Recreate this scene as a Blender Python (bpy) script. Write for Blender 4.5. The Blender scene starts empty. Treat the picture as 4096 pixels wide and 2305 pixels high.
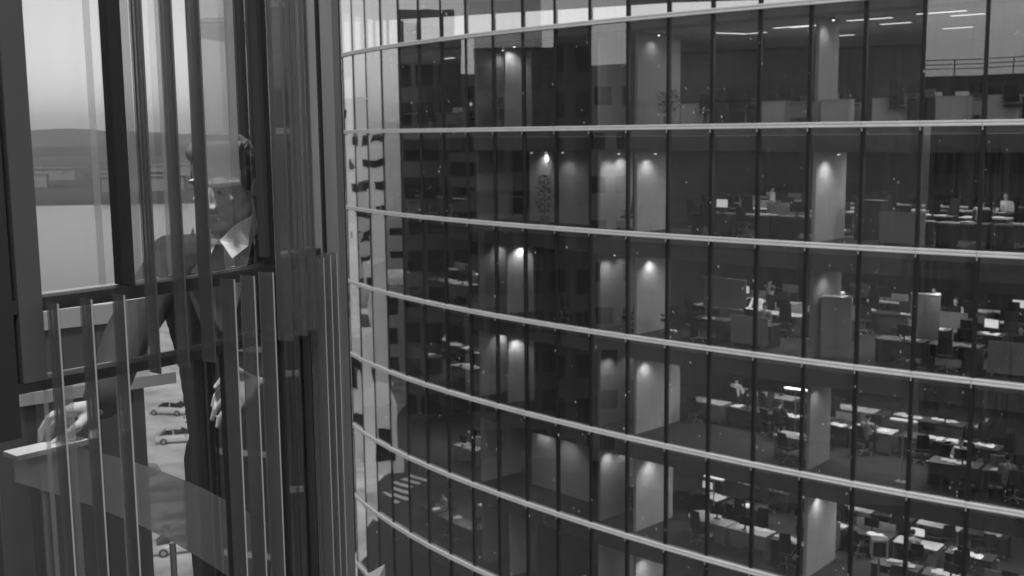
import bpy, bmesh, math, random
from mathutils import Vector, Matrix, Quaternion
random.seed(11)
R = math.radians
sc = bpy.context.scene
COL = sc.collection
EYE = 30.0                                   # height of the camera above the street

# ------------------------------------------------------------------ camera
cam_d = bpy.data.cameras.new('camera'); cam_d.sensor_width = 36.0; cam_d.lens = 39.97
cam_d.clip_start = 0.05; cam_d.clip_end = 9000
cam_d.dof.use_dof = True; cam_d.dof.focus_distance = 3.4; cam_d.dof.aperture_fstop = 7.5
cam = bpy.data.objects.new('camera', cam_d); COL.objects.link(cam)
PITCH, ROLL = 0.13603, 0.0115
cam.matrix_world = Matrix.Translation((0, 0, EYE)) @ Matrix.Rotation(math.pi/2 - PITCH, 4, 'X') @ Matrix.Rotation(-ROLL, 4, 'Z')
sc.camera = cam

# ------------------------------------------------------------------ sky, sun, exposure
SUN_EL, SUN_AZ = R(48), R(165)              # azimuth from +Y towards +X
w = bpy.data.worlds.new('World'); sc.world = w; w.use_nodes = True
nt = w.node_tree; nt.nodes.clear()
sky = nt.nodes.new('ShaderNodeTexSky'); sky.sky_type = 'NISHITA'; sky.sun_disc = False
sky.sun_elevation = SUN_EL; sky.sun_rotation = SUN_AZ; sky.air_density = 1.0; sky.dust_density = 1.0; sky.ozone_density = 1.0
bw = nt.nodes.new('ShaderNodeRGBToBW')
bg = nt.nodes.new('ShaderNodeBackground'); bg.inputs['Strength'].default_value = 0.13
out = nt.nodes.new('ShaderNodeOutputWorld')
nt.links.new(sky.outputs[0], bw.inputs[0]); nt.links.new(bw.outputs[0], bg.inputs['Color']); nt.links.new(bg.outputs[0], out.inputs[0])
sun_d = bpy.data.lights.new('sun', 'SUN'); sun_d.energy = 0.9; sun_d.angle = R(14); sun_d.color = (1, 1, 1)
sun = bpy.data.objects.new('sun', sun_d); COL.objects.link(sun)
sv = Vector((math.sin(SUN_AZ)*math.cos(SUN_EL), math.cos(SUN_AZ)*math.cos(SUN_EL), math.sin(SUN_EL)))
sun.rotation_euler = sv.to_track_quat('Z', 'Y').to_euler(); sun.location = sv*60 + Vector((0, 0, EYE))
sc.view_settings.view_transform = 'Standard'; sc.view_settings.look = 'None'
sc.view_settings.exposure = 0.45; sc.view_settings.gamma = 1.0; sc.view_settings.use_curve_mapping = False
sc.render.engine = 'CYCLES'
cy = sc.cycles
cy.max_bounces = 9; cy.transparent_max_bounces = 32; cy.glossy_bounces = 5; cy.diffuse_bounces = 3; cy.transmission_bounces = 6
cy.caustics_reflective = False; cy.caustics_refractive = False; cy.sample_clamp_indirect = 4.0
cy.use_denoising = True

# ------------------------------------------------------------------ materials
def mat(name, g, rough=0.6, var=0.0, scale=3.0, metal=0.0, stretch=(1, 1, 1), bump=0.0, spec=0.5):
    m = bpy.data.materials.new(name); m.use_nodes = True
    n = m.node_tree.nodes; l = m.node_tree.links; b = n['Principled BSDF']
    b.inputs['Base Color'].default_value = (g, g, g, 1); b.inputs['Roughness'].default_value = rough
    b.inputs['Metallic'].default_value = metal; b.inputs['Specular IOR Level'].default_value = spec
    if var > 0 or bump > 0:
        tc = n.new('ShaderNodeTexCoord'); mp = n.new('ShaderNodeMapping'); mp.inputs['Scale'].default_value = stretch
        nz = n.new('ShaderNodeTexNoise'); nz.inputs['Scale'].default_value = scale; nz.inputs['Detail'].default_value = 5
        l.new(tc.outputs['Object'], mp.inputs[0]); l.new(mp.outputs[0], nz.inputs['Vector'])
        if var > 0:
            r = n.new('ShaderNodeMapRange'); r.inputs[1].default_value = 0.3; r.inputs[2].default_value = 0.7
            r.inputs[3].default_value = g*(1-var); r.inputs[4].default_value = g*(1+var)
            l.new(nz.outputs['Fac'], r.inputs[0]); l.new(r.outputs[0], b.inputs['Base Color'])
        if bump > 0:
            bp = n.new('ShaderNodeBump'); bp.inputs['Strength'].default_value = bump; bp.inputs['Distance'].default_value = 0.02
            l.new(nz.outputs['Fac'], bp.inputs['Height']); l.new(bp.outputs[0], b.inputs['Normal'])
    return m
def emit(name, g, s):
    m = bpy.data.materials.new(name); m.use_nodes = True
    b = m.node_tree.nodes['Principled BSDF']; b.inputs['Base Color'].default_value = (g, g, g, 1)
    b.inputs['Emission Color'].default_value = (1, 1, 1, 1); b.inputs['Emission Strength'].default_value = s
    return m
def glass(name, f0, tint, dirt_veil=0.03, streak=True, rough=0.0, wave=0.0):
    """coated sheet glass: clear film + mirror coat that grows towards grazing, with rain-run grime that doubles as painted veil and slat reflections"""
    m = bpy.data.materials.new(name); m.use_nodes = True
    n = m.node_tree.nodes; l = m.node_tree.links; n.clear()
    o = n.new('ShaderNodeOutputMaterial'); tr = n.new('ShaderNodeBsdfTransparent'); gl = n.new('ShaderNodeBsdfGlossy')
    tr.inputs[0].default_value = (tint, tint, tint, 1); gl.inputs['Roughness'].default_value = rough
    gl.inputs[0].default_value = (1, 1, 1, 1)
    lw = n.new('ShaderNodeLayerWeight'); lw.inputs[0].default_value = 0.5
    pw = n.new('ShaderNodeMath'); pw.operation = 'POWER'; pw.inputs[1].default_value = 2.3
    mr = n.new('ShaderNodeMapRange'); mr.inputs[3].default_value = f0; mr.inputs[4].default_value = 0.97
    l.new(lw.outputs['Facing'], pw.inputs[0]); l.new(pw.outputs[0], mr.inputs[0])
    mx = n.new('ShaderNodeMixShader'); l.new(mr.outputs[0], mx.inputs[0]); l.new(tr.outputs[0], mx.inputs[1]); l.new(gl.outputs[0], mx.inputs[2])
    tc = n.new('ShaderNodeTexCoord'); mp = n.new('ShaderNodeMapping'); mp.inputs['Scale'].default_value = (6, 6, 0.25)
    nz = n.new('ShaderNodeTexNoise'); nz.inputs['Scale'].default_value = 2.2; nz.inputs['Detail'].default_value = 4
    l.new(tc.outputs['Object'], mp.inputs[0]); l.new(mp.outputs[0], nz.inputs['Vector'])
    if wave > 0:
        n2 = n.new('ShaderNodeTexNoise'); n2.inputs['Scale'].default_value = 0.45; n2.inputs['Detail'].default_value = 1
        l.new(tc.outputs['Object'], n2.inputs['Vector'])
        bp = n.new('ShaderNodeBump'); bp.inputs['Strength'].default_value = wave; bp.inputs['Distance'].default_value = 0.02
        l.new(n2.outputs['Fac'], bp.inputs['Height']); l.new(bp.outputs[0], gl.inputs['Normal'])
    df = n.new('ShaderNodeBsdfDiffuse'); df.inputs[0].default_value = (0.4, 0.4, 0.4, 1)
    r2 = n.new('ShaderNodeMapRange'); r2.inputs[1].default_value = 0.42; r2.inputs[2].default_value = 0.72
    r2.inputs[3].default_value = dirt_veil*0.25; r2.inputs[4].default_value = dirt_veil*3.2  # grey streaks: grime plus a painted haze veil and slat reflections
    l.new(nz.outputs['Fac'], r2.inputs[0])
    m2 = n.new('ShaderNodeMixShader'); l.new(r2.outputs[0], m2.inputs[0]); l.new(mx.outputs[0], m2.inputs[1]); l.new(df.outputs[0], m2.inputs[2])
    l.new(m2.outputs[0], o.inputs[0])
    return m
M = dict(
    alu=mat('white_aluminium', 0.78, 0.45, 0.06, 2.0), mull=mat('dark_mullion', 0.014, 0.55, 0.2, 4), bracket=mat('bracket_metal', 0.4, 0.4),
    slab=mat('concrete', 0.3, 0.85, 0.15, 1.5), carpet=mat('carpet', 0.045, 0.95, 0.25, 6, bump=0.3), ceil=mat('ceiling', 0.6, 0.9, 0.05, 2),
    fascia=mat('bulkhead', 0.13, 0.8, 0.1, 1), core=mat('core_wall', 0.07, 0.8, 0.2, 0.7), part=mat('pale_plaster', 0.5, 0.85, 0.05, 1.2),
    darkwall=mat('dark_panel', 0.028, 0.7, 0.2, 1), slat=mat('anodised_slat', 0.2, 0.38, 0.12, 6, 0.35, (4, 4, 0.3)),
    bead=mat('bright_bead', 0.2, 0.45), dpost=mat('dark_grey_post', 0.06, 0.5), post=mat('grey_post', 0.26, 0.4, 0.08, 3, 0.3), black=mat('black_frame', 0.015, 0.5), road=mat('asphalt', 0.07, 0.9, 0.25, 0.6, bump=0.3),
    plaza=mat('pale_paving', 0.75, 0.75, 0.4, 0.22), paint=mat('white_paint', 0.75, 0.6), ground=mat('earth', 0.09, 0.95, 0.5, 0.01),
    river=mat('river_water', 0.03, 0.12, 0.0, 0.05, bump=0.25), hill=mat('wooded_hill', 0.06, 0.95, 0.4, 0.01),
    deskd=mat('dark_wood', 0.05, 0.5, 0.2, 5), deskp=mat('pale_laminate', 0.5, 0.5), chair=mat('black_fabric', 0.015, 0.85), steel=mat('steel', 0.45, 0.35, metal=0.7),
    screen=mat('dark_screen', 0.01, 0.2), paper=mat('paper', 0.8, 0.8), cab=mat('pale_cabinet', 0.55, 0.5), cabd=mat('dark_cabinet', 0.04, 0.55),
    leaf=mat('leaf', 0.05, 0.6, 0.3, 8), pot=mat('clay_pot', 0.3, 0.7), lampon=emit('lit_diffuser', 0.8, 1.1), uplight=emit('lit_uplight', 0.8, 0.55),
    monlit=emit('lit_screen', 0.5, 0.45), bulb=emit('lit_bulb', 0.9, 6.0), tyre=mat('tyre', 0.015, 0.8), carw=mat('white_car_paint', 0.7, 0.25), card=mat('dark_car_paint', 0.03, 0.2),
    carg=mat('grey_car_paint', 0.3, 0.25), cargl=mat('car_glass', 0.01, 0.08), lens=mat('lamp_lens', 0.6, 0.15),
    suit=mat('dark_suit', 0.014, 0.85, 0.25, 25, bump=0.15), skin=mat('skin', 0.5, 0.7, 0.12, 30, spec=0.25), hair=mat('hair', 0.07, 0.7, 0.5, 60, stretch=(1, .3, 0.3), bump=0.4, spec=0.3), shirt=mat('white_shirt', 0.78, 0.8),
    tie=mat('grey_tie', 0.12, 0.6, 0.15, 60), eyew=mat('eye_white', 0.6, 0.3), eyed=mat('eye_dark', 0.02, 0.2), lip=mat('lip', 0.2, 0.5), brow=mat('brow', 0.04, 0.95, spec=0.05),
    cityd=mat('city_dark', 0.10, 0.8, 0.3, 0.15), citym=mat('city_mid', 0.26, 0.8, 0.25, 0.15), cityg=mat('city_grey', 0.32, 0.8, 0.15, 0.15), cityp=mat('city_pale', 0.7, 0.8, 0.12, 0.15), roofp=mat('pale_roof', 0.7, 0.8, 0.1, 0.3), roofd=mat('tar_roof', 0.08, 0.9),
    win=mat('window_dark', 0.015, 0.1), rain=mat('rain_glint', 0.85, 0.3), blind=None)
M['pane'] = glass('facade_glass', 0.22, 0.84, 0.02, wave=0.16)
M['pane_old'] = glass('rippled_facade_glass', 0.24, 0.82, 0.02, wave=0.7)
M['inner'] = glass('inner_glass', 0.0, 0.97, 0.0)
M['pane2'] = glass('gallery_glass', 0.12, 0.72, 0.02)
def sheer(name, g, clear):
    m = bpy.data.materials.new(name); m.use_nodes = True
    n = m.node_tree.nodes; l = m.node_tree.links; n.clear()
    o = n.new('ShaderNodeOutputMaterial'); a = n.new('ShaderNodeBsdfTransparent'); b = n.new('ShaderNodeBsdfTranslucent'); c = n.new('ShaderNodeBsdfDiffuse')
    b.inputs[0].default_value = (g, g, g, 1); c.inputs[0].default_value = (g, g, g, 1)
    m1 = n.new('ShaderNodeMixShader'); m1.inputs[0].default_value = 0.5; l.new(b.outputs[0], m1.inputs[1]); l.new(c.outputs[0], m1.inputs[2])
    m2 = n.new('ShaderNodeMixShader'); m2.inputs[0].default_value = clear; l.new(m1.outputs[0], m2.inputs[1]); l.new(a.outputs[0], m2.inputs[2]); l.new(m2.outputs[0], o.inputs[0])
    return m
def tinted(name, g, clear):
    m = sheer(name, g, clear); n = m.node_tree.nodes; l = m.node_tree.links; o = [q for q in n if q.type == 'OUTPUT_MATERIAL'][0]; src = o.inputs[0].links[0].from_socket
    gl = n.new('ShaderNodeBsdfGlossy'); gl.inputs['Roughness'].default_value = 0.12; fr = n.new('ShaderNodeFresnel'); fr.inputs[0].default_value = 1.5
    mx = n.new('ShaderNodeMixShader'); l.new(fr.outputs[0], mx.inputs[0]); l.new(src, mx.inputs[1]); l.new(gl.outputs[0], mx.inputs[2]); l.new(mx.outputs[0], o.inputs[0]); return m
M['fin'] = tinted('smoked_glass_fin', 0.26, 0.58)
M['frost'] = tinted('frosted_panel', 0.9, 0.45)
M['streak_film'] = sheer('reflection_streak', 0.85, 0.62)
M['blind'] = sheer('sheer_fabric', 0.9, 0.32)

# ------------------------------------------------------------------ mesh helpers
class MB:
    def __init__(s): s.v = []; s.f = []; s.mi = []
    def add(s, vs, fs, mi=0):
        o = len(s.v); s.v += [tuple(v) for v in vs]; s.f += [[i+o for i in f] for f in fs]; s.mi += [mi]*len(fs)
    def box(s, c, d, rz=0.0, mi=0, taper=1.0):
        x, y, z = d[0]/2, d[1]/2, d[2]/2; cr, sr = math.cos(rz), math.sin(rz); vs = []
        for kz in (-1, 1):
            t = taper if kz > 0 else 1.0
            for kx, ky in ((-1, -1), (1, -1), (1, 1), (-1, 1)):
                a, b = kx*x*t, ky*y*t; vs.append((c[0]+a*cr-b*sr, c[1]+a*sr+b*cr, c[2]+kz*z))
        s.add(vs, [(3, 2, 1, 0), (4, 5, 6, 7), (0, 1, 5, 4), (1, 2, 6, 5), (2, 3, 7, 6), (3, 0, 4, 7)], mi)
    def hexa(s, lo, hi, mi=0):            # lo, hi: 4 points each, counter-clockwise from above
        s.add(list(lo)+list(hi), [(3, 2, 1, 0), (4, 5, 6, 7), (0, 1, 5, 4), (1, 2, 6, 5), (2, 3, 7, 6), (3, 0, 4, 7)], mi)
    def prism(s, poly, z0, z1, mi=0):
        n = len(poly); vs = [(x, y, z0) for x, y in poly]+[(x, y, z1) for x, y in poly]
        s.add(vs, [tuple(range(n-1, -1, -1)), tuple(range(n, 2*n))]+[(i, (i+1) % n, n+(i+1) % n, n+i) for i in range(n)], mi)
    def tube(s, a, b, r0, r1=None, n=8, mi=0):
        r1 = r0 if r1 is None else r1; a, b = Vector(a), Vector(b); d = (b-a).normalized()
        u = d.orthogonal().normalized(); q = d.cross(u); vs = []
        for p, r in ((a, r0), (b, r1)):
            for i in range(n):
                t = 2*math.pi*i/n; vs.append(p+u*(r*math.cos(t))+q*(r*math.sin(t)))
        s.add(vs, [tuple(range(n-1, -1, -1)), tuple(range(n, 2*n))]+[(i, (i+1) % n, n+(i+1) % n, n+i) for i in range(n)], mi)
    def ball(s, c, r, nu=12, nv=8, rot=None, mi=0):
        r = (r, r, r) if not hasattr(r, '__len__') else r; vs = []; c = Vector(c)
        def put(p):
            p = Vector((p[0]*r[0], p[1]*r[1], p[2]*r[2])); p = rot @ p if rot else p; vs.append(c+p)
        put((0, 0, -1))
        for j in range(1, nv):
            a = -math.pi/2+math.pi*j/nv
            for i in range(nu): t = 2*math.pi*i/nu; put((math.cos(a)*math.cos(t), math.cos(a)*math.sin(t), math.sin(a)))
        put((0, 0, 1)); fs = []
        for i in range(nu): fs.append((0, 1+(i+1) % nu, 1+i))
        for j in range(nv-2):
            for i in range(nu): a = 1+j*nu+i; b = 1+j*nu+(i+1) % nu; fs.append((a, b, b+nu, a+nu))
        L = len(vs)-1; o = 1+(nv-2)*nu
        for i in range(nu): fs.append((o+i, o+(i+1) % nu, L))
        s.add(vs, fs, mi)
    def cap(s, a, b, ra, rb, n=12):       # tapered limb with round ends
        s.tube(a, b, ra, rb, n); s.ball(a, ra, n, 8); s.ball(b, rb, n, 8)
    def mesh(s, name):
        me = bpy.data.meshes.new(name); me.from_pydata(s.v, [], s.f)
        if any(s.mi): me.polygons.foreach_set('material_index', s.mi)
        me.update(); return me
    def build(s, name, m, parent=None, smooth=False):
        me = s.mesh(name)
        for q in (m if isinstance(m, (list, tuple)) else [m]): me.materials.append(q)
        if smooth: me.polygons.foreach_set('use_smooth', [True]*len(me.polygons))
        return link(name, me, parent)
def link(name, me, parent=None):
    o = bpy.data.objects.new(name, me); COL.objects.link(o)
    if parent is not None: o.parent = parent
    return o
def tag(o, label=None, cat=None, group=None, kind=None):
    if label: o['label'] = label
    if cat: o['category'] = cat
    if group: o['group'] = group
    if kind: o['kind'] = kind
    return o
def thing(name, label, cat, loc=(0, 0, 0), rz=0.0, group=None):
    o = bpy.data.objects.new(name, None); COL.objects.link(o); o.location = loc; o.rotation_euler = (0, 0, rz); o.empty_display_size = 0.2
    return tag(o, label, cat, group)
KIDS = {}
def kids(o):
    return [c for c in o.children]
def copy_tree(o, parent=None):
    c = o.copy(); COL.objects.link(c)
    if parent is not None: c.parent = parent
    for ch in kids(o): copy_tree(ch, c)
    return c
def put(proto, used, loc, rz, label, group=None):
    """the first call places the prototype itself, later ones place copies of it and its parts"""
    o = copy_tree(proto) if proto.name in used else proto
    used.add(proto.name); o.location = loc; o.rotation_euler = (0, 0, rz); o['label'] = label
    if group: o['group'] = group
    return o
USED = set()
ORD = 'zeroth first second third fourth fifth sixth seventh eighth ninth tenth eleventh twelfth thirteenth fourteenth fifteenth sixteenth seventeenth eighteenth nineteenth twentieth'.split()

# ------------------------------------------------------------------ plan of the curved office building
H, BAY = 3.7, 0.466887*3.7
def heading(k):
    q = min(max(k, -4), 22)-10
    t = -0.837832532+2.27722467e-2*q-8.30175817e-4*q*q+6.65403093e-5*q**3
    if k > 22: t += 0.004*(k-22)
    if k < -4: t += 0.075*(k+4)
    return t
ST = 0.05; KMIN, KMAX = -14, 42
_k = [10.0]; _p = [Vector((0.134268*3.7, 11.83834*3.7))]
n_up = int((KMAX-10)/ST)
for i in range(n_up):
    t = heading(_k[-1]+ST/2); _p.append(_p[-1]+Vector((math.cos(t), math.sin(t)))*BAY*ST); _k.append(_k[-1]+ST)
_pd = [Vector((0.134268*3.7, 11.83834*3.7))]; kk = 10.0
for i in range(int((10-KMIN)/ST)):
    t = heading(kk-ST/2); _pd.append(_pd[-1]-Vector((math.cos(t), math.sin(t)))*BAY*ST); kk -= ST
PL = list(reversed(_pd[1:]))+_p
def fp(k):
    i = (k-KMIN)/ST-0.0; i = min(max(i, 0), len(PL)-1.001); a = int(i); return PL[a].lerp(PL[a+1], i-a)
def tang(k): t = heading(k); return Vector((math.cos(t), math.sin(t)))
def inw(k): t = heading(k); return Vector((-math.sin(t), math.cos(t)))
def fk(k, d): return fp(k)+inw(k)*d
def zb(j): return EYE+(1.03168914-j)*H
STOREYS = range(0, 10)
K0, K1 = -3, 23

# ------------------------------------------------------------------ ground and far landscape
def sheet(name, poly, z, m, kind='structure'):
    b = MB(); b.add([(x, y, z) for x, y in poly], [tuple(range(len(poly)))]); return tag(b.build(name, m), kind=kind)
g = MB(); g.add([(-4000, -4000, 0), (4000, -4000, 0), (4000, 6000, 0), (-4000, 6000, 0)], [(0, 1, 2, 3)]); tag(g.build('ground', M['ground']), kind='structure')
sheet('river', [(-700, 250), (-60, 205), (60, 235), (140, 330), (140, 560), (-40, 520), (-260, 500), (-800, 560)], 0.06, M['river'])
sheet('plaza', [(-84, 92), (-16, 70), (-12, 90), (-16, 190), (-60, 196), (-92, 150)], 0.02, M['plaza'])
sheet('road', [(-75, 66), (-92, 150), (-101, 150), (-84, 62), (-60, 40), (-14, 30), (-14, 44), (-58, 54)], 0.03, M['road'])
def hills(name, cx, cy, rx, ry, h, seed):
    rr = random.Random(seed); nx, ny = 40, 10; vs = []; fs = []
    ph = [rr.uniform(0, 6) for _ in range(6)]
    for j in range(ny+1):
        for i in range(nx+1):
            u, v = i/nx*2-1, j/ny*2-1
            e = max(0, 1-u*u)**0.6*max(0, 1-v*v)
            z = e*h*(0.62+0.2*math.sin(u*5+ph[0])+0.12*math.sin(u*11+ph[1]+v)+0.06*math.sin(u*23+ph[2]))
            vs.append((cx+u*rx, cy+v*ry, z-0.5))
    for j in range(ny):
        for i in range(nx):
            a = j*(nx+1)+i; fs.append((a, a+1, a+nx+2, a+nx+1))
    b = MB(); b.add(vs, fs); return tag(b.build(name, M['hill'], smooth=True), kind='structure')
hills('hills', -760, 2100, 900, 300, 52, 3); hills('hills', -1700, 2700, 1100, 350, 85, 5); hills('hills', 200, 2600, 1500, 300, 70, 8)

# ------------------------------------------------------------------ the curved office building
office = thing('office_building', 'curved dark glass office block with white bands between storeys', 'building', (0, 0, 0))
ks = [KMIN+i for i in range(KMAX-KMIN+1)]
def ring(d0, ka=KMIN, kb=KMAX, step=1.0):
    n = int((kb-ka)/step); return [fk(ka+i*step, d0) for i in range(n+1)]
front = ring(0.32, -10, 34)
deep = [fk(34, 26), fk(10, 30), fk(-4, 20)]
foot = [(p.x, p.y) for p in front]+[(p.x, p.y) for p in deep]
for j in range(-2, 10):                              # floor plates
    b = MB(); b.prism(foot, zb(j)-0.30, zb(j)-0.012); b.build('floor_slab', M['slab'], office)
    if 0 <= j <= 8:
        b = MB(); b.prism([(p.x, p.y) for p in ring(0.34, -4, 26)]+[(fk(26, 16).x, fk(26, 16).y), (fk(-2, 10).x, fk(-2, 10).y)], zb(j)-0.010, zb(j)+0.012); b.build('carpet', M['carpet'], office)
for s in STOREYS:                                    # ceilings and the bulkhead behind the head of each storey
    drop = 0.36 if s <= 1 else 0.78
    b = MB(); b.prism([(p.x, p.y) for p in ring(0.40, -4, 26)]+[(fk(26, 16).x, fk(26, 16).y), (fk(-2, 10).x, fk(-2, 10).y)], zb(s-1)-drop-0.03, zb(s-1)-drop); b.build('ceiling', M['ceil'], office)
    b = MB(); pa, pb = ring(0.30, -4, 26), ring(0.36, -4, 26)
    for i in range(len(pa)-1):
        lo = [(pa[i].x, pa[i].y, zb(s-1)-drop-0.05), (pa[i+1].x, pa[i+1].y, zb(s-1)-drop-0.05), (pb[i+1].x, pb[i+1].y, zb(s-1)-drop-0.05), (pb[i].x, pb[i].y, zb(s-1)-drop-0.05)]
        b.hexa(lo, [(x, y, zb(s-1)-0.31) for x, y, z in lo])
    b.build('bulkhead', M['fascia'], office)
# band profile (outward distance, height) with two lips and a recessed groove
PROF = [(0.0, -0.085), (0.10, -0.085), (0.112, -0.07), (0.112, -0.028), (0.09, -0.018), (0.09, 0.018), (0.112, 0.028), (0.112, 0.07), (0.10, 0.085), (0.0, 0.085)]
def band_mesh(b, ka, kb, z, gap):
    a, c = fp(ka), fp(kb); t = (c-a).normalized(); n = Vector((t.y, -t.x)); a = a+t*gap; c = c-t*gap; N = len(PROF)
    vs = [(p.x+n.x*o, p.y+n.y*o, z+h) for p in (a, c) for o, h in PROF]
    b.add(vs, [tuple(range(N)), tuple(range(2*N-1, N-1, -1))]+[((i+1) % N, i, N+i, N+(i+1) % N) for i in range(N)])
def pane_mesh(b, ka, kb, z0, z1, jit):
    a, c = fp(ka), fp(kb); t = (c-a).normalized(); n = Vector((-t.y, t.x)); e = 0.006
    ja, jc = jit; a = a+t*e+n*ja; c = c-t*e+n*jc
    A2, C2 = a+n*0.024, c+n*0.024
    vs = [(a.x, a.y, z0), (c.x, c.y, z0), (C2.x, C2.y, z0), (A2.x, A2.y, z0), (a.x, a.y, z1), (c.x, c.y, z1), (C2.x, C2.y, z1), (A2.x, A2.y, z1)]
    b.add(vs, [(0, 1, 5, 4)], 0); b.add(vs, [(3, 2, 1, 0), (4, 5, 6, 7), (1, 2, 6, 5), (2, 3, 7, 6), (3, 0, 4, 7)], 1)
rg = random.Random(4)
for k in range(K0, K1):
    for s in STOREYS:
        b = MB(); pane_mesh(b, k, k+1, zb(s)+0.085, zb(s-1)-0.085, (0.012+rg.uniform(-.009, .009), 0.012+rg.uniform(-.009, .009))); b.build('window_pane', [M['pane_old' if k < 4 else 'pane'], M['inner']], office)
        b = MB(); band_mesh(b, k, k+1, zb(s), 0.006); b.build('band', M['alu'], office)
b = MB(); c = MB()
for k in list(range(KMIN+1, K0))+list(range(K1, KMAX-1)):
    for s in STOREYS:
        pane_mesh(b, k, k+1, zb(s)+0.085, zb(s-1)-0.085, (0.012, 0.012)); band_mesh(c, k, k+1, zb(s), 0.006)
tag(b.build('glazing', [M['pane'], M['inner']], office), kind='stuff'); tag(c.build('band_run', M['alu'], office), kind='stuff')
for k in range(K0, K1+1):                            # mullions with a small bracket under each band joint
    p, t, n = fp(k), tang(k), inw(k); b = MB(); h = math.atan2(t.y, t.x)
    b.box((p.x+n.x*0.06, p.y+n.y*0.06, (zb(-1)+zb(9))/2), (0.115, 0.13, zb(-1)-zb(9)), h); mu = b.build('mullion', M['mull'], office)
    b = MB()
    for s in range(1, 9):
        q = p-n*0.07; b.tube((q.x, q.y, zb(s)-0.2), (q.x, q.y, zb(s)-0.086), 0.022, 0.03, 8)
    tag(b.build('bracket', M['bracket'], office), kind='stuff')
b = MB()
for k in list(range(KMIN+1, K0))+list(range(K1+1, KMAX-1)):
    p, t, n = fp(k), tang(k), inw(k); b.box((p.x+n.x*0.06, p.y+n.y*0.06, (zb(-1)+zb(9))/2), (0.115, 0.13, zb(-1)-zb(9)), math.atan2(t.y, t.x))
tag(b.build('mullion_run', M['mull'], office), kind='stuff')
# inner walls of each storey
SPOT = bpy.data.lights.new('wall_spot', 'SPOT'); SPOT.energy = 40; SPOT.spot_size = R(125); SPOT.spot_blend = 1.0; SPOT.shadow_soft_size = 0.05
SPOTS = [SPOT]
for e_ in (14, 24, 30): q_ = SPOT.copy(); q_.energy = e_; SPOTS.append(q_)
rs = random.Random(8)
def wall(b, ka, da, kb, db, z0, z1, th=0.1):
    a, c = fk(ka, da), fk(kb, db); m_ = (a+c)/2; d = c-a
    b.box((m_.x, m_.y, (z0+z1)/2), (d.length, th, z1-z0), math.atan2(d.y, d.x))
SP = bpy.data.meshes.new('spotlight')
_b = MB(); _b.tube((0, 0, -0.02), (0, 0, 0.10), 0.055, 0.05, 12); _b.tube((0, 0, -0.026), (0, 0, -0.021), 0.04, 0.04, 12, 1)
SP = _b.mesh('spotlight'); SP.materials.append(M['steel']); SP.materials.append(M['bulb'])
OFF = {(2, 8.22), (2, 9.2), (3, 9.5), (4, 9.5), (5, 8.22), (5, 9.2), (5, 9.5), (6, 8.22), (6, 9.2), (6, 9.5), (1, 12.24), (6, 12.24), (7, 8.22), (7, 9.5)}
ROOM = bpy.data.lights.new('room_lamp', 'AREA'); ROOM.shape = 'RECTANGLE'; ROOM.size = 1.0; ROOM.size_y = .25; ROOM.energy = 42
_b = MB(); _b.box((0, 0, -.018), (1.1, .3, .035)); _b.box((0, 0, -.038), (1.0, .22, .004), 0, 1); FIT = _b.mesh('ceiling_fitting'); FIT.materials.append(M['steel']); FIT.materials.append(M['lampon'])
def spot(k, d, zc, tk):
    k += rs.uniform(-.03, .12); d += rs.uniform(-.25, .3); p = fk(k, d); o = link('spotlight', SP, office); o.location = (p.x, p.y, zc-0.1)
    l = bpy.data.objects.new('spot_lamp', rs.choice(SPOTS)); COL.objects.link(l); l.parent = o; l.location = (0, 0, -0.09)
    dv = tang(k)*tk; l.rotation_euler = Vector((-dv.x, -dv.y, 1)).to_track_quat('Z', 'Y').to_euler()
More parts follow.
